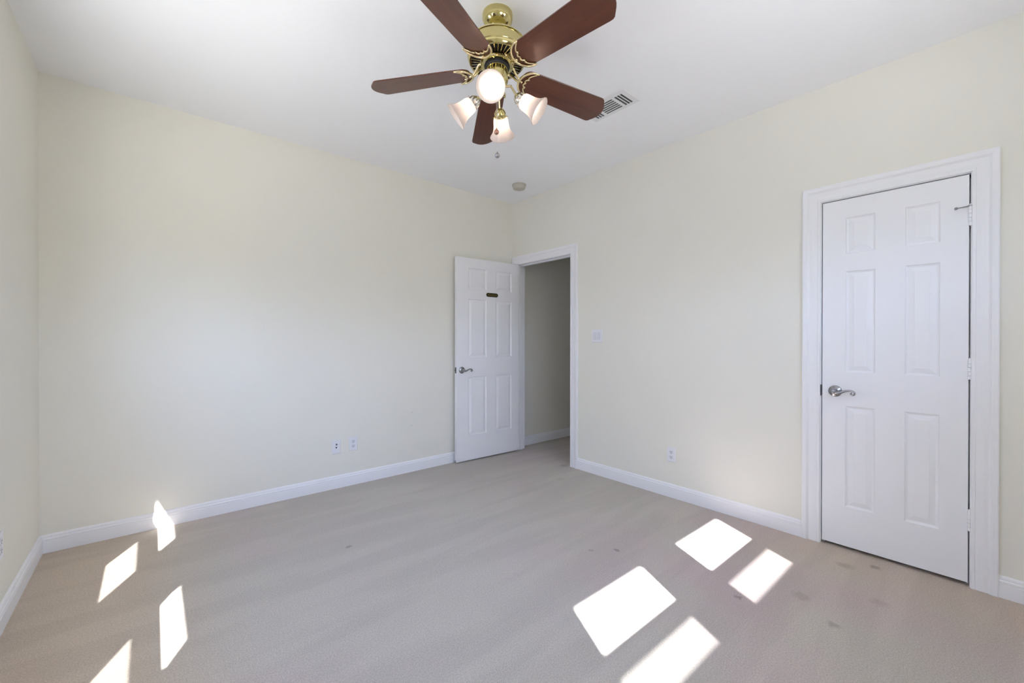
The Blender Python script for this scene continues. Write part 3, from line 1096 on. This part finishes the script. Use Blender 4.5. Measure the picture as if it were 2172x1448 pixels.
def blade_outline():
    pts = []
    R0, R1 = 0.126, 0.617

    def arc(c, r, a0, a1, n):
        for i in range(n + 1):
            t = a0 + (a1 - a0) * i / n
            pts.append((c[0] + r * math.cos(t), c[1] + r * math.sin(t)))
    # lower edge, root to tip, counter-clockwise
    rr = 0.040
    arc((R0 + rr, -hw(R0) + rr), rr, PI, 1.5 * PI, 8)
    for i in range(1, 8):
        r = 0.22 + 0.32 * i / 8
        pts.append((r, -hw(r)))
    w = hw(0.575)
    pts.extend([(0.560, -w), (0.572, -w + 0.001), (0.582, -w + 0.006), (0.604, -w + 0.034), (0.612, -w + 0.047), (R1, -w + 0.062)])
    pts.extend([(R1 + 0.0015, 0.0)])
    pts.extend([(R1, w - 0.062), (0.612, w - 0.047), (0.604, w - 0.034), (0.582, w - 0.006), (0.572, w - 0.001), (0.560, w)])
    for i in range(7, 0, -1):
        r = 0.22 + 0.32 * i / 8
        pts.append((r, hw(r)))
    arc((R0 + rr, hw(R0) - rr), rr, 0.5 * PI, PI, 8)
    return pts


def spline(pts, n=6):
    out = []
    P = [Vector(p) for p in pts]
    for i in range(len(P) - 1):
        p0, p1, p2, p3 = P[max(i - 1, 0)], P[i], P[i + 1], P[min(i + 2, len(P) - 1)]
        for k in range(n):
            t = k / n
            out.append(0.5 * ((2 * p1) + (p2 - p0) * t + (2 * p0 - 5 * p1 + 4 * p2 - p3) * t * t + (3 * p1 - p0 - 3 * p2 + p3) * t ** 3))
    out.append(P[-1])
    return out


BO = blade_outline()
for k in range(5):
    f = blade_xf(k)
    a = -0.2267 + k * 2 * PI / 5
    mb = MB(f).prism(BO, -0.003, 0.003, 0.0008)
    ca, sa = math.cos(a), math.sin(a)
    off = k * 1.7
    bl = mb.build('blade', M['wood'], fan, uv=lambda p: ((p.x - FC.x) * ca + (p.y - FC.y) * sa + off, -(p.x - FC.x) * sa + (p.y - FC.y) * ca))
    ir = MB(f)
    zb = -0.0075
    nrm = (0, 0, 1)
    # outer sweep towards the hub, horn to horn
    outer = spline([(0.188, -0.066, zb), (0.166, -0.0635, zb), (0.142, -0.050, zb), (0.124, -0.027, zb), (0.117, 0.0, zb), (0.124, 0.027, zb), (0.142, 0.050, zb), (0.166, 0.0635, zb), (0.188, 0.066, zb)])
    n_ = len(outer)
    ir.tube(outer, [0.0034 + 0.0024 * math.sin(PI * i / (n_ - 1)) ** 0.5 for i in range(n_)], 10)
    for sg in (-1, 1):
        inner = spline([(0.188, sg * 0.066, zb), (0.176, sg * 0.056, zb), (0.161, sg * 0.043, zb), (0.154, sg * 0.029, zb), (0.160, sg * 0.023, zb)], 5)
        ir.tube(inner, [0.0032 + 0.0012 * i / len(inner) for i in range(len(inner))], 8)
        inner2 = spline([(0.160, sg * 0.023, zb), (0.150, sg * 0.018, zb), (0.145, sg * 0.009, zb), (0.152, 0.0, zb)], 5)
        ir.tube(inner2, [0.0043] * len(inner2), 8)
        ir.ball((0.189, sg * 0.0662, zb), 0.0045, 12, 8)
    # short spur pointing to the hub side and the screw boss
    ir.tube([(0.119, 0.0, zb), (0.134, 0.0, zb)], [0.0050, 0.0030], 10)
    ir.lathe([(0.0055, 0), (0.0055, 0.0025), (0.003, 0.004)], (0.129, 0.0, zb - 0.003), (0, 0, -1), 14)
    # neck to the flywheel (rises to it)
    dz = zf(2.5035)
    for sg in (-1, 1):
        nk = spline([(0.119, sg * 0.005, zb), (0.108, sg * 0.008, zb + 0.005), (0.094, sg * 0.012, zb + 0.021), (0.082, sg * 0.018, dz - 0.001), (0.069, sg * 0.023, dz)], 5)
        ir.tube(nk, [0.0054 + 0.0012 * i / len(nk) for i in range(len(nk))], 10)
    tag(ir.build('blade_bracket', M['brass_light'], bl, smooth=True, auto=60), 'pale brass crescent-shaped blade bracket')

# light kit
ELEV = math.radians(36)
LK0 = math.radians(223.5)
for k in range(4):
    th = LK0 + k * PI / 2
    rd = Vector((math.cos(th), math.sin(th), 0))
    ax = rd * math.cos(ELEV) - Vector((0, 0, 1)) * math.sin(ELEV)
    neck = rd * 0.110 + Vector((0, 0, zf(2.336)))
    arm = MB(ft)
    arm.tube(spline([rd * 0.030 + Vector((0, 0, zf(2.402))), rd * 0.060 + Vector((0, 0, zf(2.402))), rd * 0.068 + Vector((0, 0, zf(2.398))), neck - ax * 0.022], 5), 0.0052, 12)
    arm.build('light_arm', M['brass_light'], fan, smooth=True, auto=60)
    cup = MB(ft)
    cup.lathe([(0.006, -0.030), (0.012, -0.029), (0.019, -0.024), (0.0245, -0.016), (0.0275, -0.010), (0.0285, -0.008), (0.0285, 0.010), (0.0275, 0.012)], neck, ax, 36)
    e1 = ax.cross(Vector((0, 0, 1))).normalized()
    e2 = ax.cross(e1)
    for j in range(3):
        t = 2 * PI * j / 3 + 0.4
        dd = e1 * math.cos(t) + e2 * math.sin(t)
        cup.tube([neck + dd * 0.027 + ax * 0.003, neck + dd * 0.037 + ax * 0.003], 0.0016, 8)
        cup.ball(neck + dd * 0.0375 + ax * 0.003, 0.0030, 10, 6)
    cup.build('shade_fitter', M['chrome'] if k != 2 else M['brass'], fan, smooth=True, auto=40)
    prof = [(0.0245, 0.000), (0.0262, 0.006), (0.0310, 0.012), (0.0352, 0.020), (0.0372, 0.032), (0.0382, 0.046), (0.0398, 0.060), (0.0430, 0.074), (0.0485, 0.087),
            (0.0560, 0.098), (0.0610, 0.104), (0.0628, 0.1075), (0.0615, 0.1090), (0.0585, 0.1045), (0.0530, 0.0965), (0.0455, 0.0855), (0.0402, 0.0735), (0.0370, 0.060), (0.0354, 0.046),
            (0.0344, 0.032), (0.0324, 0.021), (0.0285, 0.014), (0.0235, 0.010)]
    sh = MB(ft)
    sh.lathe(prof, neck, ax, 72, False, False, wave=lambda kk, t: (0.0004 * math.cos(40 * t) if 9 <= kk <= 13 else 0))
    so2 = sh.build('lamp_shade', M['shade'], fan, smooth=True, auto=80)
    bb = MB(ft)
    bb.lathe([(0.0115, 0.006), (0.0120, 0.018), (0.0150, 0.028), (0.0205, 0.040), (0.0225, 0.050), (0.0212, 0.060), (0.0165, 0.068), (0.009, 0.0725), (0.002, 0.0738)], neck, ax, 32)
    bb.build('light_bulb', M['bulb'], so2, smooth=True, auto=80)

# pull chains hang plumb
for (dx, dy, zt, zb_, m, lab) in ((-0.035, -0.040, 2.405, 2.168, 'copper', 'short pull chain with copper ball'), (-0.007, -0.011, 2.395, 2.079, 'nickel', 'long pull chain with steel ball')):
    x, y = FC.x + dx, FC.y + dy
    ch = MB()
    n_ = 46 if m == 'copper' else 64
    ch.tube([(x, y, zt + 0.03), (x, y, zb_ + 0.010)], 0.0006, 6)
    for i in range(n_):
        z = zb_ + 0.012 + (zt - zb_) * i / n_
        ch.ball((x, y, z), 0.0013, 6, 4)
    c_ = tag(ch.build('pull_chain', M['chrome'], fan, smooth=True), lab)
    fo = MB()
    fo.ball((x, y, zb_), 0.0115, 24, 16)
    fo.lathe([(0.0035, 0), (0.0030, 0.006), (0.0015, 0.008)], (x, y, zb_ + 0.0105), (0, 0, 1), 12)
    fo.build('fob', M[m], c_, smooth=True, auto=60)
